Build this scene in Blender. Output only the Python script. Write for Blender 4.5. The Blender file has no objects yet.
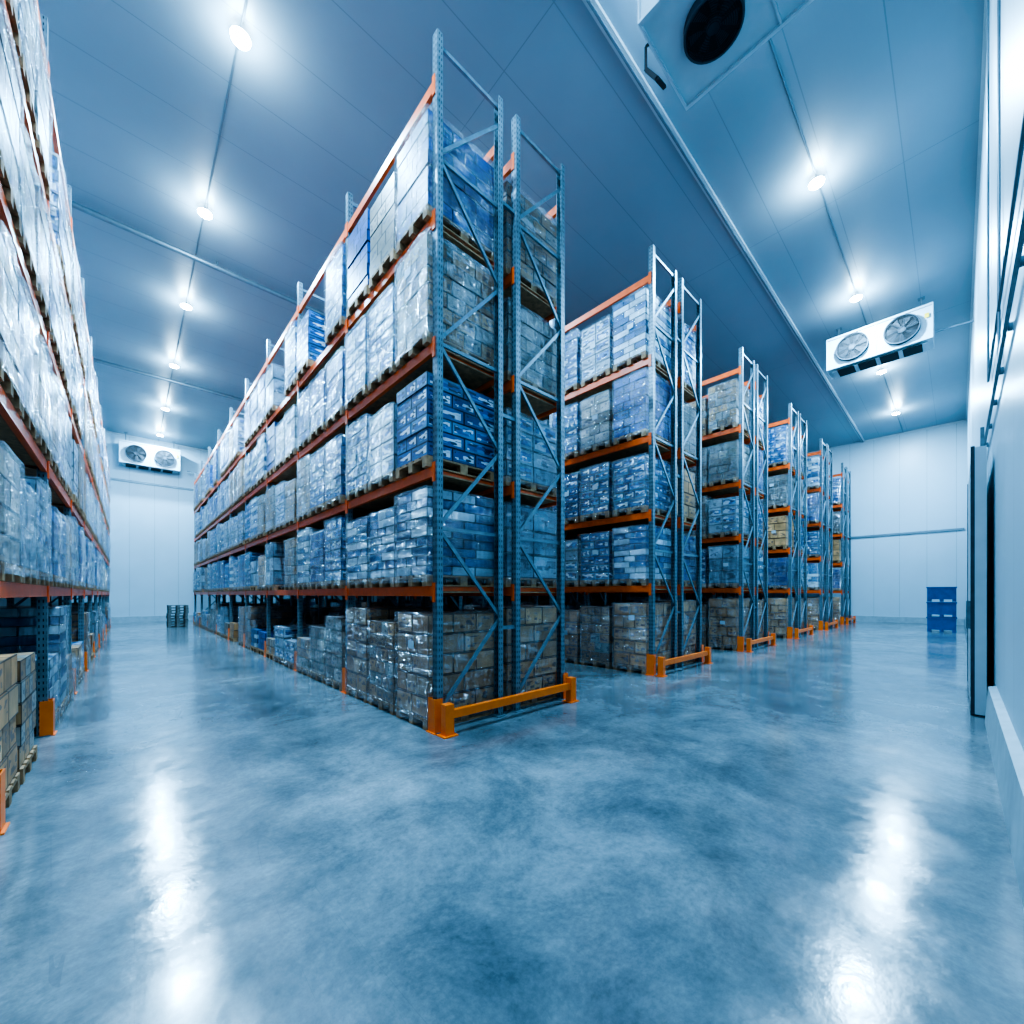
import bpy, math, random
from mathutils import Vector, Matrix
random.seed(7)
scene = bpy.context.scene
COL = scene.collection

# ------------------------------------------------------------------ node helpers
def new_mat(name):
    m = bpy.data.materials.new(name); m.use_nodes = True
    nt = m.node_tree; nt.nodes.clear()
    out = nt.nodes.new('ShaderNodeOutputMaterial')
    b = nt.nodes.new('ShaderNodeBsdfPrincipled')
    nt.links.new(b.outputs[0], out.inputs[0])
    return m, nt, b, out
def math_(nt, op, a, b=None, c=None, clamp=False):
    n = nt.nodes.new('ShaderNodeMath'); n.operation = op; n.use_clamp = clamp
    for i, v in enumerate((a, b, c)):
        if v is None: continue
        if isinstance(v, (int, float)): n.inputs[i].default_value = v
        else: nt.links.new(v, n.inputs[i])
    return n.outputs[0]
def mix(nt, fac, a, b, mode='MIX'):
    n = nt.nodes.new('ShaderNodeMix'); n.data_type = 'RGBA'; n.blend_type = mode
    for s, v in ((n.inputs[0], fac), (n.inputs[6], a), (n.inputs[7], b)):
        if isinstance(v, (int, float)): s.default_value = v
        elif isinstance(v, tuple): s.default_value = v if len(v) == 4 else (*v, 1)
        else: nt.links.new(v, s)
    return n.outputs[2]
def coords(nt, scale=(1, 1, 1), kind='Object', rot=(0, 0, 0)):
    tc = nt.nodes.new('ShaderNodeTexCoord'); mp = nt.nodes.new('ShaderNodeMapping')
    mp.inputs['Scale'].default_value = scale; mp.inputs['Rotation'].default_value = rot
    nt.links.new(tc.outputs[kind], mp.inputs[0]); return mp.outputs[0]
def noise(nt, vec, scale, detail=4, rough=.55, dist=0):
    n = nt.nodes.new('ShaderNodeTexNoise'); n.inputs['Scale'].default_value = scale
    n.inputs['Detail'].default_value = detail; n.inputs['Roughness'].default_value = rough
    n.inputs['Distortion'].default_value = dist
    nt.links.new(vec, n.inputs['Vector']); return n.outputs[0]
def ramp(nt, fac, stops, interp='LINEAR'):
    n = nt.nodes.new('ShaderNodeValToRGB'); e = n.color_ramp.elements; n.color_ramp.interpolation = interp
    while len(e) < len(stops): e.new(.5)
    for i, (p, c) in enumerate(stops):
        e[i].position = p; e[i].color = c if len(c) == 4 else (*c, 1)
    nt.links.new(fac, n.inputs[0]); return n.outputs[0]
def maprange(nt, v, a, b, c, d):
    n = nt.nodes.new('ShaderNodeMapRange')
    for i, x in enumerate((a, b, c, d)): n.inputs[i+1].default_value = x
    nt.links.new(v, n.inputs[0]); return n.outputs[0]
def bump(nt, b, h, strength, dist=.01):
    n = nt.nodes.new('ShaderNodeBump'); n.inputs['Strength'].default_value = strength
    n.inputs['Distance'].default_value = dist
    nt.links.new(h, n.inputs['Height'])
    for q in (b if isinstance(b, (list, tuple)) else [b]): nt.links.new(n.outputs[0], q.inputs['Normal'])
def setv(b, **kw):
    for k, v in kw.items():
        b.inputs[k.replace('_', ' ')].default_value = v

def simple(name, col, rough=.5, metal=0, var=.15, scale=6, bmp=0):
    m, nt, b, o = new_mat(name)
    v = coords(nt); n = noise(nt, v, scale, 3)
    dark = tuple(c*(1-var) for c in col); light = tuple(min(1, c*(1+var)) for c in col)
    nt.links.new(ramp(nt, n, [(.3, dark), (.7, light)]), b.inputs['Base Color'])
    setv(b, Roughness=rough, Metallic=metal)
    if bmp: bump(nt, b, n, bmp)
    return m

# ------------------------------------------------------------------ materials
def mat_floor():
    m, nt, b, o = new_mat('polished_concrete')
    v = coords(nt)
    big = noise(nt, v, .28, 5, .62, .35)
    med = noise(nt, v, .95, 9, .76, .3)
    fine = noise(nt, v, 28, 4, .7)
    base = ramp(nt, big, [(.32, (.085, .110, .128)), (.5, (.145, .175, .195)), (.68, (.23, .265, .285))])
    m2 = ramp(nt, med, [(.34, (.46, .49, .52)), (.5, (.94, .94, .94)), (.66, (1.5, 1.48, 1.46))])
    c = mix(nt, 1, base, m2, 'MULTIPLY')
    f = ramp(nt, fine, [(.3, (.82, .82, .82)), (.7, (1.1, 1.1, 1.1))])
    c = mix(nt, 1, c, f, 'MULTIPLY')
    for rot, sc in (((0, 0, .5), (1.0, .05, 1)), ((0, 0, -.9), (.9, .04, 1)), ((0, 0, 1.7), (.8, .05, 1))):
        s = noise(nt, coords(nt, sc, rot=rot), 1.9, 0, .5, 0)
        a = math_(nt, 'ABSOLUTE', math_(nt, 'SUBTRACT', s, .5))
        br = math_(nt, 'GREATER_THAN', noise(nt, v, 1.7, 2), .52)
        ln = math_(nt, 'MULTIPLY', math_(nt, 'LESS_THAN', a, .0007), br)
        c = mix(nt, math_(nt, 'MULTIPLY', ln, .25), c, (.06, .07, .08))
    nt.links.new(c, b.inputs['Base Color'])
    med2 = noise(nt, v, 2.6, 6, .7, .3)
    r = maprange(nt, math_(nt, 'MULTIPLY', math_(nt, 'ADD', med, med2), .5), .38, .62, .24, .07)
    nt.links.new(r, b.inputs['Roughness'])
    b.inputs['IOR'].default_value = 1.6
    h = math_(nt, 'ADD', math_(nt, 'MULTIPLY', noise(nt, v, 3.2, 5), 1.0), math_(nt, 'MULTIPLY', fine, .08))
    bump(nt, b, h, .22, .012)
    return m

def mat_panel(name, col, axis, width, seam=.012, cross=None, rough=.35, dark=.45):
    m, nt, b, o = new_mat(name)
    tc = nt.nodes.new('ShaderNodeTexCoord'); sp = nt.nodes.new('ShaderNodeSeparateXYZ')
    nt.links.new(tc.outputs['Object'], sp.inputs[0])
    def line(ax, w, s):
        fr = math_(nt, 'FRACT', math_(nt, 'DIVIDE', math_(nt, 'ADD', sp.outputs[ax], 100.0), w))
        return math_(nt, 'LESS_THAN', fr, s/w)
    l = line(axis, width, seam)
    if cross: l = math_(nt, 'MAXIMUM', l, line(cross[0], cross[1], seam))
    n = noise(nt, coords(nt), .5, 4)
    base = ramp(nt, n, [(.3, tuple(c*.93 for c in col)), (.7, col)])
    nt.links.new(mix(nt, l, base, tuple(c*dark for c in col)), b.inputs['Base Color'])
    setv(b, Roughness=rough)
    rib = math_(nt, 'FRACT', math_(nt, 'DIVIDE', math_(nt, 'ADD', sp.outputs[axis], 100.0), width/12))
    h = math_(nt, 'ADD', math_(nt, 'MULTIPLY', math_(nt, 'LESS_THAN', rib, .12), .25), math_(nt, 'MULTIPLY', l, -1.0))
    bump(nt, b, h, .3, .006)
    return m

def mat_carton():
    m, nt, b, o = new_mat('printed_cartons')
    at = nt.nodes.new('ShaderNodeAttribute'); at.attribute_name = 'Col'
    uv = nt.nodes.new('ShaderNodeTexCoord'); sp = nt.nodes.new('ShaderNodeSeparateXYZ')
    nt.links.new(uv.outputs['UV'], sp.inputs[0])
    u, v = sp.outputs[0], sp.outputs[1]
    def band(x, a, c):
        return math_(nt, 'MULTIPLY', math_(nt, 'GREATER_THAN', x, a), math_(nt, 'LESS_THAN', x, c))
    lab = math_(nt, 'MULTIPLY', band(v, .22, .80), band(u, .08, .92))
    ob = coords(nt, (1, 1, 1))
    cs = nt.nodes.new('ShaderNodeSeparateColor'); nt.links.new(at.outputs['Color'], cs.inputs[0])
    cv = nt.nodes.new('ShaderNodeCombineXYZ')
    nt.links.new(math_(nt, 'MULTIPLY', u, 4.0), cv.inputs[0]); nt.links.new(math_(nt, 'MULTIPLY', v, 5.0), cv.inputs[1])
    nt.links.new(math_(nt, 'MULTIPLY', cs.outputs[0], 90.0), cv.inputs[2])
    vo = nt.nodes.new('ShaderNodeTexVoronoi'); vo.distance = 'CHEBYCHEV'; vo.inputs['Scale'].default_value = 1.0
    nt.links.new(cv.outputs[0], vo.inputs['Vector'])
    vs = nt.nodes.new('ShaderNodeSeparateColor'); nt.links.new(vo.outputs['Color'], vs.inputs[0])
    labcol = ramp(nt, vs.outputs[0], [(0, (.01, .07, .26)), (.35, (.78, .84, .88)), (.58, (.05, .24, .52)), (.80, (.01, .02, .05))], 'CONSTANT')
    labk = mix(nt, math_(nt, 'GREATER_THAN', vs.outputs[0], .72), at.outputs['Color'], (.03, .04, .07))
    f = math_(nt, 'MULTIPLY', lab, math_(nt, 'GREATER_THAN', at.outputs['Alpha'], .5))
    fk = math_(nt, 'MULTIPLY', lab, math_(nt, 'GREATER_THAN', at.outputs['Alpha'], .12))
    c = mix(nt, math_(nt, 'MULTIPLY', fk, .7), at.outputs['Color'], labk)
    c = mix(nt, math_(nt, 'MULTIPLY', f, .85), c, labcol)
    e = math_(nt, 'MAXIMUM', math_(nt, 'GREATER_THAN', math_(nt, 'ABSOLUTE', math_(nt, 'SUBTRACT', u, .5)), .48),
              math_(nt, 'GREATER_THAN', math_(nt, 'ABSOLUTE', math_(nt, 'SUBTRACT', v, .5)), .45))
    c = mix(nt, math_(nt, 'MULTIPLY', e, .8), c, (.008, .012, .02))
    dirt = ramp(nt, noise(nt, ob, 4, 3), [(.3, (.6, .6, .6)), (.7, (1.15, 1.15, 1.15))])
    c = mix(nt, 1, c, dirt, 'MULTIPLY')
    nt.links.new(c, b.inputs['Base Color'])
    setv(b, Roughness=.4)
    return m

def mat_film():
    m, nt, b, o = new_mat('stretch_film')
    nt.nodes.remove(b)
    v = coords(nt, (1.2, 1.2, 5), rot=(.25, .2, 0))
    n1 = noise(nt, v, 1.5, 3, .55, 1.2)
    n2 = noise(nt, coords(nt, (5, 5, .8)), 1.8, 2, .55, .8)
    df = nt.nodes.new('ShaderNodeBsdfDiffuse'); df.inputs[0].default_value = (.66, .76, .84, 1)
    gl = nt.nodes.new('ShaderNodeBsdfGlossy'); gl.inputs[0].default_value = (.95, .98, 1, 1); gl.inputs['Roughness'].default_value = .13
    hh = math_(nt, 'ADD', n1, math_(nt, 'MULTIPLY', n2, 1.3))
    bump(nt, [gl], hh, 1.0, .20)
    fac = maprange(nt, math_(nt, 'MULTIPLY', n1, math_(nt, 'ADD', n2, .5)), .47, .72, .0, .24)
    tr = nt.nodes.new('ShaderNodeBsdfTransparent'); tr.inputs[0].default_value = (.95, .97, .99, 1)
    mx = nt.nodes.new('ShaderNodeMixShader')
    nt.links.new(fac, mx.inputs[0]); nt.links.new(tr.outputs[0], mx.inputs[1]); nt.links.new(df.outputs[0], mx.inputs[2])
    lw = nt.nodes.new('ShaderNodeLayerWeight'); lw.inputs[0].default_value = .28
    gf = math_(nt, 'ADD', math_(nt, 'MULTIPLY', lw.outputs['Fresnel'], .35), .11)
    m2 = nt.nodes.new('ShaderNodeMixShader')
    nt.links.new(gf, m2.inputs[0]); nt.links.new(mx.outputs[0], m2.inputs[1]); nt.links.new(gl.outputs[0], m2.inputs[2])
    nt.links.new(m2.outputs[0], o.inputs[0])
    return m

def mat_upright():
    m, nt, b, o = new_mat('galvanised_perforated_steel')
    tc = nt.nodes.new('ShaderNodeTexCoord'); sp = nt.nodes.new('ShaderNodeSeparateXYZ')
    nt.links.new(tc.outputs['Object'], sp.inputs[0])
    uvs = nt.nodes.new('ShaderNodeSeparateXYZ'); nt.links.new(tc.outputs['UV'], uvs.inputs[0])
    fr = math_(nt, 'FRACT', math_(nt, 'DIVIDE', sp.outputs[2], .075))
    dz = math_(nt, 'LESS_THAN', math_(nt, 'ABSOLUTE', math_(nt, 'SUBTRACT', fr, .5)), .22)
    du = math_(nt, 'ABSOLUTE', math_(nt, 'SUBTRACT', math_(nt, 'ABSOLUTE', math_(nt, 'SUBTRACT', uvs.outputs[0], .5)), .24))
    hole = math_(nt, 'MULTIPLY', dz, math_(nt, 'LESS_THAN', du, .075))
    n = noise(nt, coords(nt), 9, 3)
    base = ramp(nt, n, [(.3, (.10, .15, .18)), (.7, (.19, .25, .29))])
    nt.links.new(mix(nt, hole, base, (.008, .012, .02)), b.inputs['Base Color'])
    setv(b, Metallic=.4, Roughness=.38)
    return m

def emis(name, col, s):
    m, nt, b, o = new_mat(name)
    setv(b, Base_Color=(*col, 1)); b.inputs['Emission Color'].default_value = (*col, 1)
    b.inputs['Emission Strength'].default_value = s
    return m

M_FLOOR = mat_floor()
M_WALL = {ax: mat_panel('insulated_wall_panel_%d' % ax, (.42, .56, .64), ax, 1.15) for ax in (0, 1)}
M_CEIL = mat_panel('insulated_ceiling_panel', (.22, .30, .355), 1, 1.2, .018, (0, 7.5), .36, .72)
M_CARTON = mat_carton(); M_FILM = mat_film(); M_UP = mat_upright()
M_STEEL = simple('galvanised_steel', (.14, .20, .24), .4, .4, .2, 12)
M_ORANGE = simple('orange_powder_coat', (.90, .11, .006), .36, 0, .10, 8)
M_ORANGE2 = simple('bright_orange_guard', (1.0, .16, .004), .38, 0, .10, 8)
M_WOOD = simple('pallet_wood', (.36, .19, .09), .75, 0, .35, 14, .3)
M_WHITE = simple('white_painted_metal', (.42, .51, .56), .4, 0, .05, 3)
M_DARK = simple('black_plastic', (.010, .011, .014), .7, 0, .2, 8)
M_RUB = simple('dark_gasket', (.03, .045, .06), .65, 0, .2, 8)
M_CURB = simple('concrete_curb_paint', (.30, .39, .44), .55, 0, .12, 4, .1)
M_GREY = simple('grey_conduit', (.14, .20, .24), .4, .3, .1, 6)
M_BLUE = simple('blue_bin_plastic', (.01, .08, .25), .4, 0, .15, 5)
M_YEL = simple('yellow_warning_label', (.8, .5, .03), .5, 0, .05, 5)
M_LENS = emis('led_lens', (.70, .90, 1.0), 90)
M_OLDW = simple('weathered_grey_wood', (.13, .14, .14), .75, 0, .3, 14)
MATS = [M_CARTON, M_FILM, M_UP, M_STEEL, M_ORANGE, M_ORANGE2, M_WOOD, M_WHITE, M_DARK, M_RUB, M_CURB, M_GREY, M_BLUE, M_YEL, M_LENS, M_OLDW]

# ------------------------------------------------------------------ mesh builder
class MB:
    def __init__(s): s.V = []; s.F = []; s.U = []; s.C = []; s.M = []
    def quad(s, pts, mat, col=(1, 1, 1, 0), uv=((0, 0), (1, 0), (1, 1), (0, 1))):
        i = len(s.V); s.V += [tuple(p) for p in pts]
        s.F.append(tuple(range(i, i+len(pts)))); s.U += list(uv)[:len(pts)] if len(pts) <= 4 else [(0, 0)]*len(pts)
        s.C += [col]*len(pts); s.M.append(mat)
    def hexa(s, p, mat, col=(1, 1, 1, 0)):
        i = len(s.V); s.V += [tuple(q) for q in p]
        for f in ((0, 1, 5, 4), (1, 2, 6, 5), (2, 3, 7, 6), (3, 0, 4, 7), (4, 5, 6, 7), (3, 2, 1, 0)):
            s.F.append(tuple(i+k for k in f)); s.U += [(0, 0), (1, 0), (1, 1), (0, 1)]
            s.C += [col]*4; s.M.append(mat)
    def box(s, x0, x1, y0, y1, z0, z1, mat, col=(1, 1, 1, 0)):
        s.hexa([(x0, y0, z0), (x1, y0, z0), (x1, y1, z0), (x0, y1, z0), (x0, y0, z1), (x1, y0, z1), (x1, y1, z1), (x0, y1, z1)], mat, col)
    def bar(s, p0, p1, w, h, mat):
        p0 = Vector(p0); p1 = Vector(p1); d = (p1-p0).normalized()
        up = Vector((0, 0, 1)) if abs(d.z) < .95 else Vector((0, 1, 0))
        a = d.cross(up).normalized()*w/2; b = a.cross(d).normalized()*h/2
        s.hexa([p0-a-b, p0+a-b, p1+a-b, p1-a-b, p0-a+b, p0+a+b, p1+a+b, p1-a+b], mat)
    def cyl(s, p0, p1, r, mat, n=12, r1=None, caps=True):
        p0 = Vector(p0); p1 = Vector(p1); d = (p1-p0).normalized(); r1 = r if r1 is None else r1
        up = Vector((0, 0, 1)) if abs(d.z) < .95 else Vector((0, 1, 0))
        a = d.cross(up).normalized(); b = a.cross(d)
        c = [(math.cos(2*math.pi*k/n), math.sin(2*math.pi*k/n)) for k in range(n)]
        A = [p0+(a*x+b*y)*r for x, y in c]; B = [p1+(a*x+b*y)*r1 for x, y in c]
        for k in range(n):
            j = (k+1) % n; s.quad([A[k], A[j], B[j], B[k]], mat)
        if caps: s.quad(A[::-1], mat); s.quad(B, mat)
    def ring(s, c, r0, r1, y0, y1, mat, n=32):
        for k in range(n):
            a0 = 2*math.pi*k/n; a1 = 2*math.pi*(k+1)/n
            def P(r, a, y): return (c[0]+r*math.cos(a), y, c[2]+r*math.sin(a))
            s.quad([P(r0, a0, y0), P(r0, a1, y0), P(r1, a1, y0), P(r1, a0, y0)], mat)
            s.quad([P(r1, a0, y0), P(r1, a1, y0), P(r1, a1, y1), P(r1, a0, y1)], mat)
            s.quad([P(r0, a1, y0), P(r0, a0, y0), P(r0, a0, y1), P(r0, a1, y1)], mat)
    def mesh(s, name):
        me = bpy.data.meshes.new(name); me.from_pydata(s.V, [], s.F)
        used = sorted(set(s.M)); remap = {u: i for i, u in enumerate(used)}
        for u in used: me.materials.append(MATS[u])
        me.polygons.foreach_set('material_index', [remap[x] for x in s.M])
        uv = me.uv_layers.new(name='UVMap'); uv.data.foreach_set('uv', [x for p in s.U for x in p])
        ca = me.color_attributes.new('Col', 'FLOAT_COLOR', 'CORNER')
        ca.data.foreach_set('color', [x for p in s.C for x in p])
        me.update(); return me
    def obj(s, name, loc=(0, 0, 0), rot=(0, 0, 0), parent=None, mesh=None):
        ob = bpy.data.objects.new(name, mesh or s.mesh(name)); ob.location = loc; ob.rotation_euler = rot
        COL.objects.link(ob)
        if parent: ob.parent = parent
        return ob
CA, FI, UP, ST, OR, OG, WO, WH, DK, RU, CU, GR, BL, YE, LE, OW = range(16)

# ------------------------------------------------------------------ dimensions (metres)
XL, XR, YF, YB, HC = -2.15, 33.5, -.34, 33.8, 11.2
BAY, DEP, GAP, PH = 2.8, 1.08, .25, 8.62
LEV = [1.80, 3.29, 4.83, 6.40]      # load beam tops
TOP = 8.06                          # tie beam
NB = 9
ROW0, ROWSTEP, YR = 2.77, 5.27, 4.38

# ------------------------------------------------------------------ room
def room():
    def slab(name, x0, x1, y0, y1, z0, z1, mat):
        b = MB(); b.box(x0, x1, y0, y1, z0, z1, 0); o = b.obj(name)
        o.data.materials.clear(); o.data.materials.append(mat); return o
    slab('floor', XL-.2, XR+.2, YF-.2, YB+.2, -.2, 0, M_FLOOR)
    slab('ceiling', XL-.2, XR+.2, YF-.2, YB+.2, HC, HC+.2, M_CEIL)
    slab('wall_left', XL-.2, XL, YF, YB, 0, HC, M_WALL[1])
    slab('wall_right', XR, XR+.2, YF, YB, 0, HC, M_WALL[1])
    slab('wall_front', XL-.2, XR+.2, YF-.2, YF, 0, HC, M_WALL[0])
    slab('wall_back', XL-.2, XR+.2, YB, YB+.2, 0, HC, M_WALL[0])
    slab('baseboard_back', XL, XR, YB-.1, YB, 0, .35, M_CURB)
    slab('baseboard_right', XR-.12, XR, YF+.1, YB-.1, 0, .35, M_CURB)
    for nm, x0, x1 in (('baseboard_front', XL, 8.3), ('baseboard_front', 12.0, XR-.12)):
        b = MB(); y0, y1, h = YF, YF+.10, .50
        b.hexa([(x0, y0, 0), (x1, y0, 0), (x1, y1, 0), (x0, y1, 0), (x0, y0, h), (x1, y0, h), (x1, y0+.07, h-.02), (x0, y0+.07, h-.02)], CU)
        b.obj(nm)
    slab('trim_1', XL, XR, YF, YF+.05, HC-.06, HC, M_WHITE)
    slab('trim_2', XR-.08, XR, YF+.06, YB-.08, HC-.08, HC, M_WHITE)
    slab('trim_3', XL, XR, YB-.08, YB, HC-.08, HC, M_WHITE)
    b = MB(); b.box(XL, XR-.1, 3.92, 4.06, HC-.07, HC-.001, WH); b.box(XL, XR-.1, 3.97, 4.01, HC-.10, HC-.07, GR)
    b.obj('ceiling_beam')
    for y in (14.4, 23.4):
        b = MB(); b.cyl((XL+.01, y, HC-.18), (XR-.1, y, HC-.18), .07, GR, 10)
        for k in range(12): b.box(XL+1+k*3, XL+1.04+k*3, y-.03, y+.03, HC-.12, HC-.001, GR)
        b.obj('ceiling_pipe')
    b = MB(); b.box(XR-.07, XR-.001, YF+.1, YB-.1, 5.2, 5.32, GR); b.obj('wall_rail')
    b = MB(); b.box(XL+.01, XR-.1, YB-.07, YB-.001, 8.4, 8.52, GR); b.obj('wall_rail')
room()

# ------------------------------------------------------------------ ceiling lights
LCOL = (.34, .68, 1.0)
def lamp_mesh():
    b = MB()
    b.cyl((0, 0, .06), (0, 0, .15), .04, WH, 12)
    b.cyl((0, 0, .02), (0, 0, .06), .13, WH, 24, r1=.08)
    b.cyl((0, 0, -.01), (0, 0, .02), .14, LE, 24, r1=.15)
    return b.mesh('led_high_bay')
LM = lamp_mesh()
def lamp(x, y, w=1500):
    o = bpy.data.objects.new('high_bay_lamp', LM); o.location = (x, y, HC-.155); COL.objects.link(o)
    l = bpy.data.lights.new('led_light', 'AREA'); l.shape = 'DISK'; l.size = .26; l.energy = w; l.color = LCOL
    lo = bpy.data.objects.new('led_area', l); lo.location = (0, 0, -.03); lo.parent = o; COL.objects.link(lo)
    p = bpy.data.lights.new('led_spill', 'POINT'); p.energy = w*.19; p.color = (.5, .8, 1.0); p.shadow_soft_size = .19
    po = bpy.data.objects.new('led_spill', p); po.location = (0, 0, -.15); po.parent = o; COL.objects.link(po)
LY = [3.6, 8.22, 12.6, 17.1, 21.9, 27.3, 32.0]
LX = [5.9, 11.5, 16.9, 23.3, 29.2]
for y in LY: lamp(1.39, y, 880)
for x in LX: lamp(x, 2.19, 1080)
for y in (9.0, 15.5, 22.5): lamp(6.6, y, 600)  # lamps added out of view behind the first rack, to brighten the next aisle
b = MB(); b.cyl((1.39, 4.2, HC-.02), (1.39, YB-.1, HC-.02), .018, GR, 8); b.obj('light_conduit')
b = MB(); b.cyl((0, 2.19, HC-.02), (XR-.1, 2.19, HC-.02), .018, GR, 8); b.obj('light_conduit')

# ------------------------------------------------------------------ pallet loads
def jit(c, a):
    k = 1+random.uniform(-a, a); return tuple(min(1, x*k) for x in c)
TYPES = {
 'stripe': dict(cols=[(.62, .74, .82), (.015, .12, .30)], lab=.0, nx=3, ny=2, lh=.125, alt=True),
 'blue':   dict(cols=[(.02, .13, .36), (.08, .26, .48)], lab=.9, nx=3, ny=2, lh=.18),
 'dkblue': dict(cols=[(.01, .06, .25), (.015, .09, .34)], lab=.3, nx=3, ny=2, lh=.17),
 'brown':  dict(cols=[(.58, .26, .10), (.68, .34, .15)], lab=.16, nx=3, ny=2, lh=.27),
 'kraft':  dict(cols=[(.60, .30, .13), (.36, .18, .08), (.44, .38, .32)], lab=.35, nx=4, ny=3, lh=.20),
 'white':  dict(cols=[(.58, .66, .72), (.34, .44, .52)], lab=.75, nx=2, ny=2, lh=.24),
 'pale':   dict(cols=[(.22, .34, .44), (.50, .60, .68)], lab=.3, nx=2, ny=2, lh=.36),
 'grey':   dict(cols=[(.24, .18, .13), (.42, .33, .26)], lab=.4, nx=3, ny=2, lh=.22),
}
def pallet(b, x0, y0, z, L=1.16, W=.80, m=WO):
    for k in range(3):
        y = y0+k*(W-.10)/2; b.box(x0, x0+L, y, y+.10, z, z+.02, m)
        for j in range(3):
            x = x0+j*(L-.12)/2; b.box(x, x+.12, y, y+.10, z+.02, z+.10, m)
    for k in range(3):
        x = x0+k*(L-.12)/2; b.box(x, x+.12, y0, y0+W, z+.10, z+.118, m)
    for k in range(5):
        y = y0+k*(W-.12)/4; b.box(x0, x0+L, y, y+.12, z+.118, z+.14, m)
def film(b, x0, x1, y0, y1, z0, z1):
    e = .012; x0 -= e; x1 += e; y0 -= e; y1 += e; z1 += e
    per = []
    nx, ny, nz = 6, 5, 7
    for i in range(nx): per.append((x0+(x1-x0)*i/nx, y0, 0, -1, i))
    for i in range(ny): per.append((x1, y0+(y1-y0)*i/ny, 1, 0, i))
    for i in range(nx): per.append((x1-(x1-x0)*i/nx, y1, 0, 1, i))
    for i in range(ny): per.append((x0, y1-(y1-y0)*i/ny, -1, 0, i))
    n = len(per); rows = []
    for j in range(nz+1):
        z = z0+(z1-z0)*j/nz; r = []
        for (x, y, dx, dy, i) in per:
            d = random.uniform(0, .026)
            zz = z+(random.uniform(-.03, .03) if 0 < j < nz else 0)
            if i == 0: d = 0
            r.append((x+dx*d, y+dy*d, zz))
        rows.append(r)
    for j in range(nz):
        for k in range(n):
            q = (k+1) % n
            b.quad([rows[j][k], rows[j][q], rows[j+1][q], rows[j+1][k]], FI)
    b.quad(rows[-1], FI)
def load(b, x0, y0, z, kind, hmax, wrap=True):
    L, W = 1.14, .80
    ox, oy = random.uniform(-.015, .015), random.uniform(-.015, .015)
    pallet(b, x0+ox, y0+oy, z, 1.16, .80)
    t = TYPES[kind]; zz = z+.14; lh = t['lh']*random.uniform(.95, 1.05)
    n = max(2, int((hmax-.14)/lh)); x0 += ox+.01; y0 += oy; tone = random.uniform(.65, 1.1)
    for l in range(n):
        nx, ny = t['nx'], t['ny']
        if l % 2 and nx != ny: nx, ny = max(2, nx-1), ny+1
        lx, ly = random.uniform(-.008, .008), random.uniform(-.008, .008)
        for i in range(nx):
            for j in range(ny):
                if 0 < i < nx-1 and 0 < j < ny-1: continue
                c = t['cols'][(l % 2)] if t.get('alt') else random.choice(t['cols'])
                if t.get('alt') and random.random() < .2: c = t['cols'][1-(l % 2)]
                c = jit(tuple(q*tone for q in c), .22); g = .005
                b.box(x0+lx+L*i/nx+g, x0+lx+L*(i+1)/nx-g, y0+ly+W*j/ny+g, y0+ly+W*(j+1)/ny-g,
                      zz+l*lh+.003, zz+(l+1)*lh-.005, CA, (*c, t['lab']*random.uniform(.6, 1)))
    if wrap: film(b, x0-.01, x0+L+.01, y0-.01, y0+W+.01, z+.05, zz+n*lh)
    if random.random() < .4:
        yy = y0+W*random.uniform(.25, .6); lz = zz+n*lh*random.uniform(.4, .75)
        b.box(x0-.046, x0-.042, yy, yy+.14, lz, lz+.10, WH)

POOL = ['stripe', 'blue', 'dkblue', 'brown', 'kraft', 'white', 'pale', 'white', 'pale', 'grey', 'stripe', 'blue']
ROOMS = [1.56, 1.30, 1.34, 1.38, 1.46]
def bay_mesh(name, first=None, seed=0, floor_brown=False):
    random.seed(seed); b = MB()
    levels = [0]+LEV; rooms = ROOMS
    for li, z in enumerate(levels):
        grp = random.choice(POOL)
        for k in range(3):
            y = .10+k*.90; wr = random.random() < .92
            kind = grp if random.random() < .55 else random.choice(POOL)
            if li == 0 and random.random() < .6: kind = random.choice(['brown', 'kraft', 'brown'])
            h = rooms[li]*random.uniform(.86, 1.0)
            if li == 0 and random.random() < .6: h *= random.uniform(.45, .75); wr = random.random() < .6
            if first:
                if k == 0: kind = first[li]; h = rooms[li]
                else: h = rooms[li]*random.uniform(.9, .98); kind = random.choice(['pale', 'white', 'blue', 'grey', first[li]])
                if li == 0: kind = ['brown', 'kraft', 'brown'][k]; wr = True
            elif random.random() < .05: continue
            if li == 0 and floor_brown: kind = random.choice(['brown', 'kraft']); wr = False; h = random.uniform(1.0, 1.45)
            load(b, -.05, y, z, kind, h, wrap=wr)
    return b.mesh(name)
END = [bay_mesh('end_bay_a', ['brown', 'stripe', 'blue', 'kraft', 'dkblue'], 11),
       bay_mesh('end_bay_b', ['brown', 'pale', 'white', 'grey', 'kraft'], 12),
       bay_mesh('end_bay_c', ['kraft', 'stripe', 'blue', 'dkblue', 'stripe'], 13),
       bay_mesh('end_bay_d', ['brown', 'dkblue', 'brown', 'grey', 'blue'], 14)]
BAYS = [bay_mesh('bay_%d' % i, None, 30+i) for i in range(8)]
FB = bay_mesh('bay_open_cartons', None, 77, True)

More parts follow.
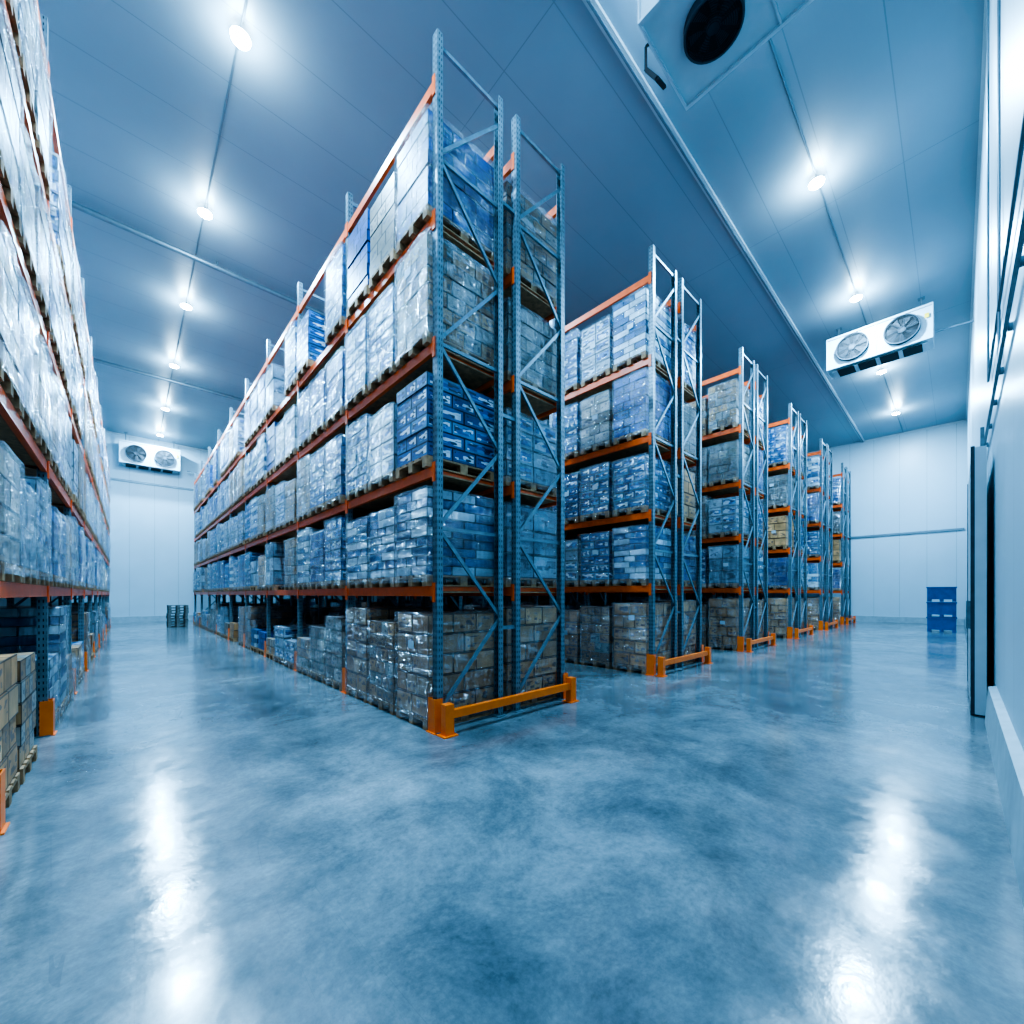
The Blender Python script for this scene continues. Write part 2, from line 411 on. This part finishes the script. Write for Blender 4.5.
# ------------------------------------------------------------------ rack frame
def frame(b, x0, y):
    hw = .05
    for side, x in ((0, x0), (1, x0+DEP)):
        s = 1 if side == 0 else -1
        xa, xb = sorted((x, x+s*.012)); b.box(xa, xb, y-hw, y+hw, 0, PH, UP)
        xa, xb = sorted((x+s*.012, x+s*.085)); b.box(xa, xb, y-hw, y-hw+.010, 0, PH, UP); b.box(xa, xb, y+hw-.010, y+hw, 0, PH, UP)
        xa, xb = sorted((x-s*.03, x+s*.13)); b.box(xa, xb, y-.09, y+.09, 0, .012, ST)
    z = .25; xa, xb = x0+.05, x0+DEP-.05; k = 0
    b.bar((xa, y, .18), (xb, y, .18), .035, .045, ST)
    while z+1.15 < PH-.1:
        p, q = ((xa, xb) if k % 2 == 0 else (xb, xa))
        b.bar((p, y-.012, z), (q, y-.012, z+1.10), .03, .045, ST)
        z += 1.15; k += 1
        if k % 2 == 0: b.bar((xa, y+.012, z-.03), (xb, y+.012, z-.03), .03, .045, ST)
    b.bar((xa, y, PH-.12), (xb, y, PH-.12), .035, .05, ST)
def guard(b, x, y, s):
    b.box(min(x-s*.05, x-s*.04), max(x-s*.05, x-s*.04), y-.08, y+.08, 0, .42, OG)
    for yy in (-.08, .07): b.box(min(x-s*.04, x+s*.06), max(x-s*.04, x+s*.06), y+yy, y+yy+.01, 0, .42, OG)
    b.box(min(x-s*.07, x-s*.05), max(x-s*.07, x-s*.05), y-.1, y+.1, 0, .012, OG)
def rack_mesh(double, nb, name):
    b = MB(); xs = [0, DEP+GAP] if double else [0]
    for r, x0 in enumerate(xs):
        for i in range(nb+1):
            frame(b, x0, i*BAY)
            if r == 0: guard(b, x0, i*BAY, 1)
            else: guard(b, x0+DEP, i*BAY, -1)
        for z in LEV+[TOP]:
            for xx in (x0+.0, x0+DEP-.05):
                for i in range(nb):
                    y0, y1 = i*BAY+.05, (i+1)*BAY-.05
                    b.box(xx, xx+.05, y0, y1, z-.13, z-.002, OR)
                    fx = xx-.012 if xx < x0+.01 else xx+.05
                    for ya in (y0-.06, y1): b.box(fx, fx+.012, ya, ya+.06, z-.2, z+.04, OR)
            if z != TOP:
                for i in range(nb):
                    for k in range(6):
                        y = i*BAY+.17+k*.492
                        b.box(x0+.05, x0+DEP-.05, y-.03, y+.03, z-.06, z-.004, OR)
                    b.box(x0+.06, x0+DEP-.06, i*BAY+.08, (i+1)*BAY-.08, z-.085, z-.065, WO)
    if double:
        for i in range(nb+1):
            for z in (1.2, 4.2, 7.2): b.box(DEP, DEP+GAP, i*BAY-.02, i*BAY+.02, z, z+.05, ST)
        W = 2*DEP+GAP
    else: W = DEP
    yg = -.22
    for x in (-.02, W-.10):
        b.box(x, x+.12, yg-.05, yg+.06, 0, .38, OG); b.box(x-.04, x+.16, yg-.08, yg+.10, 0, .014, OG)
    b.box(.10, W-.10, yg-.03, yg+.04, .20, .30, OG)
    return b.mesh(name)
RD = rack_mesh(True, NB, 'double_rack')
for k in range(6):
    x = ROW0+ROWSTEP*k; sz = 1.0 if k == 0 else 1.045
    o = bpy.data.objects.new('pallet_rack', RD); o.location = (x, YR, 0); o.scale = (1, 1, sz); COL.objects.link(o)
    e = bpy.data.objects.new('wrapped_pallet_loads', None); e.location = (x, YR, 0); e.scale = (1, 1, sz); COL.objects.link(e)
    for r in range(2):
        for i in range(NB):
            if i == 0: me = END[(0, 1, 2, 3, 1, 2, 3, 0, 2, 1, 3, 2)[2*k+r]]
            else: me = BAYS[(i*3+k*5+r*2+(i//4)) % 8]
            lo = bpy.data.objects.new('load_bay_%d_%d' % (r, i), me)
            lo.location = (r*(DEP+GAP), i*BAY, 0); lo.parent = e; COL.objects.link(lo)
NL = 10; Y0 = 7.48-2*BAY
RS = rack_mesh(False, NL, 'single_rack')
xl = -.71-DEP
o = bpy.data.objects.new('pallet_rack', RS); COL.objects.link(o)
o.rotation_euler = (0, 0, math.pi); o.location = (-.71, Y0+NL*BAY, 0)
e = bpy.data.objects.new('wrapped_pallet_loads', None); e.location = (xl, Y0, 0); COL.objects.link(e)
for i in range(NL):
    lo = bpy.data.objects.new('load_bay_%d' % i, FB if i in (0, 1) else BAYS[(i*3+1) % 8]); lo.location = (0, i*BAY, 0); lo.parent = e
    COL.objects.link(lo)

# ------------------------------------------------------------------ evaporator (air cooler) units
def cooler(name, loc, rot, H=1.0, W=2.6, D=.85, R=.41):
    b = MB()
    b.box(-W/2, W/2, .04, D, 0, H, WH)
    b.box(-W/2-.03, -W/2, 0, D+.02, -.02, H+.02, WH); b.box(W/2, W/2+.03, 0, D+.02, -.02, H+.02, WH)
    b.box(-W/2, W/2, 0, .04, H-.04, H+.02, WH); b.box(-W/2, W/2, 0, .04, -.02, .03, WH); b.box(-.015, .015, .01, .04, 0, H, WH)
    for cx in (-W/4+.03, W/4-.03):
        c = (cx, 0, H/2)
        b.ring(c, R, R+.03, -.09, .04, RU, 40)
        b.cyl((cx, .036, H/2), (cx, .03, H/2), R, DK, 40)
        for k in range(7):
            a = 2*math.pi*k/7
            def P(r, aa, y): return (cx+r*math.cos(aa), y, H/2+r*math.sin(aa))
            b.quad([P(.09, a, -.01), P(R-.03, a+.05, -.02), P(R-.03, a+.55, .02), P(.09, a+.5, .02)], RU)
        b.cyl((cx, .03, H/2), (cx, -.05, H/2), .10, RU, 20)
        for q in range(10): r = .08+q*(R-.08)/10; b.ring(c, r, r+.009, -.095, -.088, DK, 32)
        for k in range(8):
            a = math.pi*2*k/8
            b.bar((cx+.1*math.cos(a), -.09, H/2+.1*math.sin(a)), (cx+R*math.cos(a), -.09, H/2+R*math.sin(a)), .010, .010, DK)
    b.box(W/2-.16, W/2-.06, -.004, .0, H*.62, H*.75, YE)
    for k in range(4): b.box(-W/2+.25+k*.56, -W/2+.70+k*.56, .15, D-.1, -.075, -.06, DK)
    b.box(-W/2+.1, W/2-.1, .2, D-.05, -.06, -.03, WH)
    return b.obj(name, loc, rot)
cooler('evaporator_unit', (1.0, YB-.95, 9.35), (0, 0, 0), H=1.25, W=2.7, D=.9, R=.44)
cooler('evaporator_unit', (18.2, 1.85, 9.65), (0, 0, -math.pi/2), H=1.05, W=2.6)
cooler('evaporator_unit', (6.80, 1.70, 9.75), (math.pi/2, 0, -math.pi/2), H=1.5, W=2.7, D=.9, R=.36)
for (x, y, z0) in ((1.0-1.1, YB-.5, 10.63), (1.0+1.1, YB-.5, 10.63), (18.7, .8, 10.73), (18.7, 2.9, 10.73), (5.5, .6, 10.68), (6.6, .6, 10.68), (5.5, 2.8, 10.68), (6.6, 2.8, 10.68)):
    b = MB(); b.box(x-.025, x+.025, y-.025, y+.025, z0, HC-.001, GR); b.box(x-.08, x+.08, y-.08, y+.08, HC-.02, HC-.001, GR)
    b.obj('hanger_bracket')
b = MB(); b.cyl((18.5, .48, 9.9), (18.5, YF+.01, 9.85), .03, GR, 8); b.obj('drain_pipe')
b = MB(); b.cyl((2.75, YB-.5, 9.5), (4.4, YB-.5, 9.35), .03, GR, 8); b.cyl((4.4, YB-.5, 9.35), (4.4, YB-.01, 9.35), .03, GR, 8); b.obj('drain_pipe')
b = MB(); b.bar((5.9, 3.12, 9.55), (5.9, 3.30, 9.85), .05, .05, DK); b.bar((5.9, 3.12, 9.55), (6.15, 3.12, 9.62), .05, .04, DK); b.bar((5.9, 3.30, 9.83), (5.9, 3.30, 10.2), .03, .03, DK); b.bar((5.9, 3.30, 10.2), (5.9, 3.09, 10.2), .03, .03, DK); b.obj('cable_bracket')

# ------------------------------------------------------------------ sliding cold-room door on the near wall
b = MB()
x0, x1, y0, y1, z1 = 8.7, 11.6, YF+.07, YF+.21, 3.75
b.box(x0, x1, y0, y1, .05, z1, WH)
b.box(x0-.03, x0, y1-.03, y1+.01, .02, z1+.02, RU); b.box(x0-.03, x0, y0, y1-.03, .02, z1, WH); b.box(x1, x1+.03, y0-.01, y1+.01, .02, z1+.02, RU)
b.box(x0, x1, y0, y1+.01, .01, .05, RU)
b.box(x0+.2, x0+.26, y1, y1+.05, 1.2, 1.6, ST)
for x in (x0+.4, x1-.4): b.box(x-.06, x+.06, y0+.01, y0+.05, z1, z1+.36, ST)
b.obj('sliding_door')
b = MB(); b.box(3.5, 12.0, YF+.03, YF+.06, 4.12, 4.17, ST)
for k in range(8): b.box(3.7+k*1.1, 3.73+k*1.1, YF+.001, YF+.03, 4.11, 4.18, ST)
b.obj('door_track')
b = MB(); b.cyl((2.0, YF+.03, 4.9), (9.5, YF+.03, 4.9), .014, GR, 8); b.cyl((9.5, YF+.03, 4.9), (9.5, YF+.03, HC-.07), .014, GR, 8); b.obj('wall_conduit')
b = MB(); b.cyl((7.2, YF+.025, 4.3), (7.2, YF+.025, HC-.07), .014, GR, 8); b.obj('wall_conduit')
b = MB(); b.box(12.6, 12.9, YF+.001, YF+.14, 1.3, 1.75, DK); b.box(12.64, 12.86, YF+.14, YF+.15, 1.34, 1.71, GR); b.obj('control_box')

# ------------------------------------------------------------------ blue bins, pallet stack
b = MB(); X0, Y_0 = 26.6, .05
for k in range(3):
    z = k*.68
    b.box(X0, X0+1.0, Y_0, Y_0+.9, z+.10, z+.62, BL)
    b.box(X0-.03, X0+1.03, Y_0-.03, Y_0+.93, z+.60, z+.66, BL)
    for yy in (Y_0, Y_0+.39, Y_0+.78): b.box(X0, X0+1.0, yy, yy+.12, z, z+.10, BL)
    for kk in range(5): b.box(X0-.02, X0, Y_0+.04+kk*.19, Y_0+.09+kk*.19, z+.1, z+.6, BL)
b.obj('plastic_bin_stack')
b = MB(); random.seed(3)
for k in range(8): pallet(b, 1.48+random.uniform(-.02, .02), 27.0+random.uniform(-.03, .03), k*.141, .80, 1.1, OW)
b.obj('pallet_stack')

# ------------------------------------------------------------------ world, camera
w = bpy.data.worlds.new('world'); scene.world = w; w.use_nodes = True
w.node_tree.nodes['Background'].inputs[0].default_value = (.05, .12, .2, 1); w.node_tree.nodes['Background'].inputs[1].default_value = .3
cd = bpy.data.cameras.new('camera'); cam = bpy.data.objects.new('camera', cd); COL.objects.link(cam)
cd.sensor_width = 36; cd.lens = 413.8/1024*36; cd.shift_y = 82/1024; cd.clip_start = .02
cam.location = (0, 0, 1.7); cam.rotation_euler = (math.pi/2, 0, -math.radians(42.86))
scene.camera = cam
scene.view_settings.view_transform = 'AgX'
scene.view_settings.look = 'AgX - High Contrast'
scene.view_settings.exposure = -.12
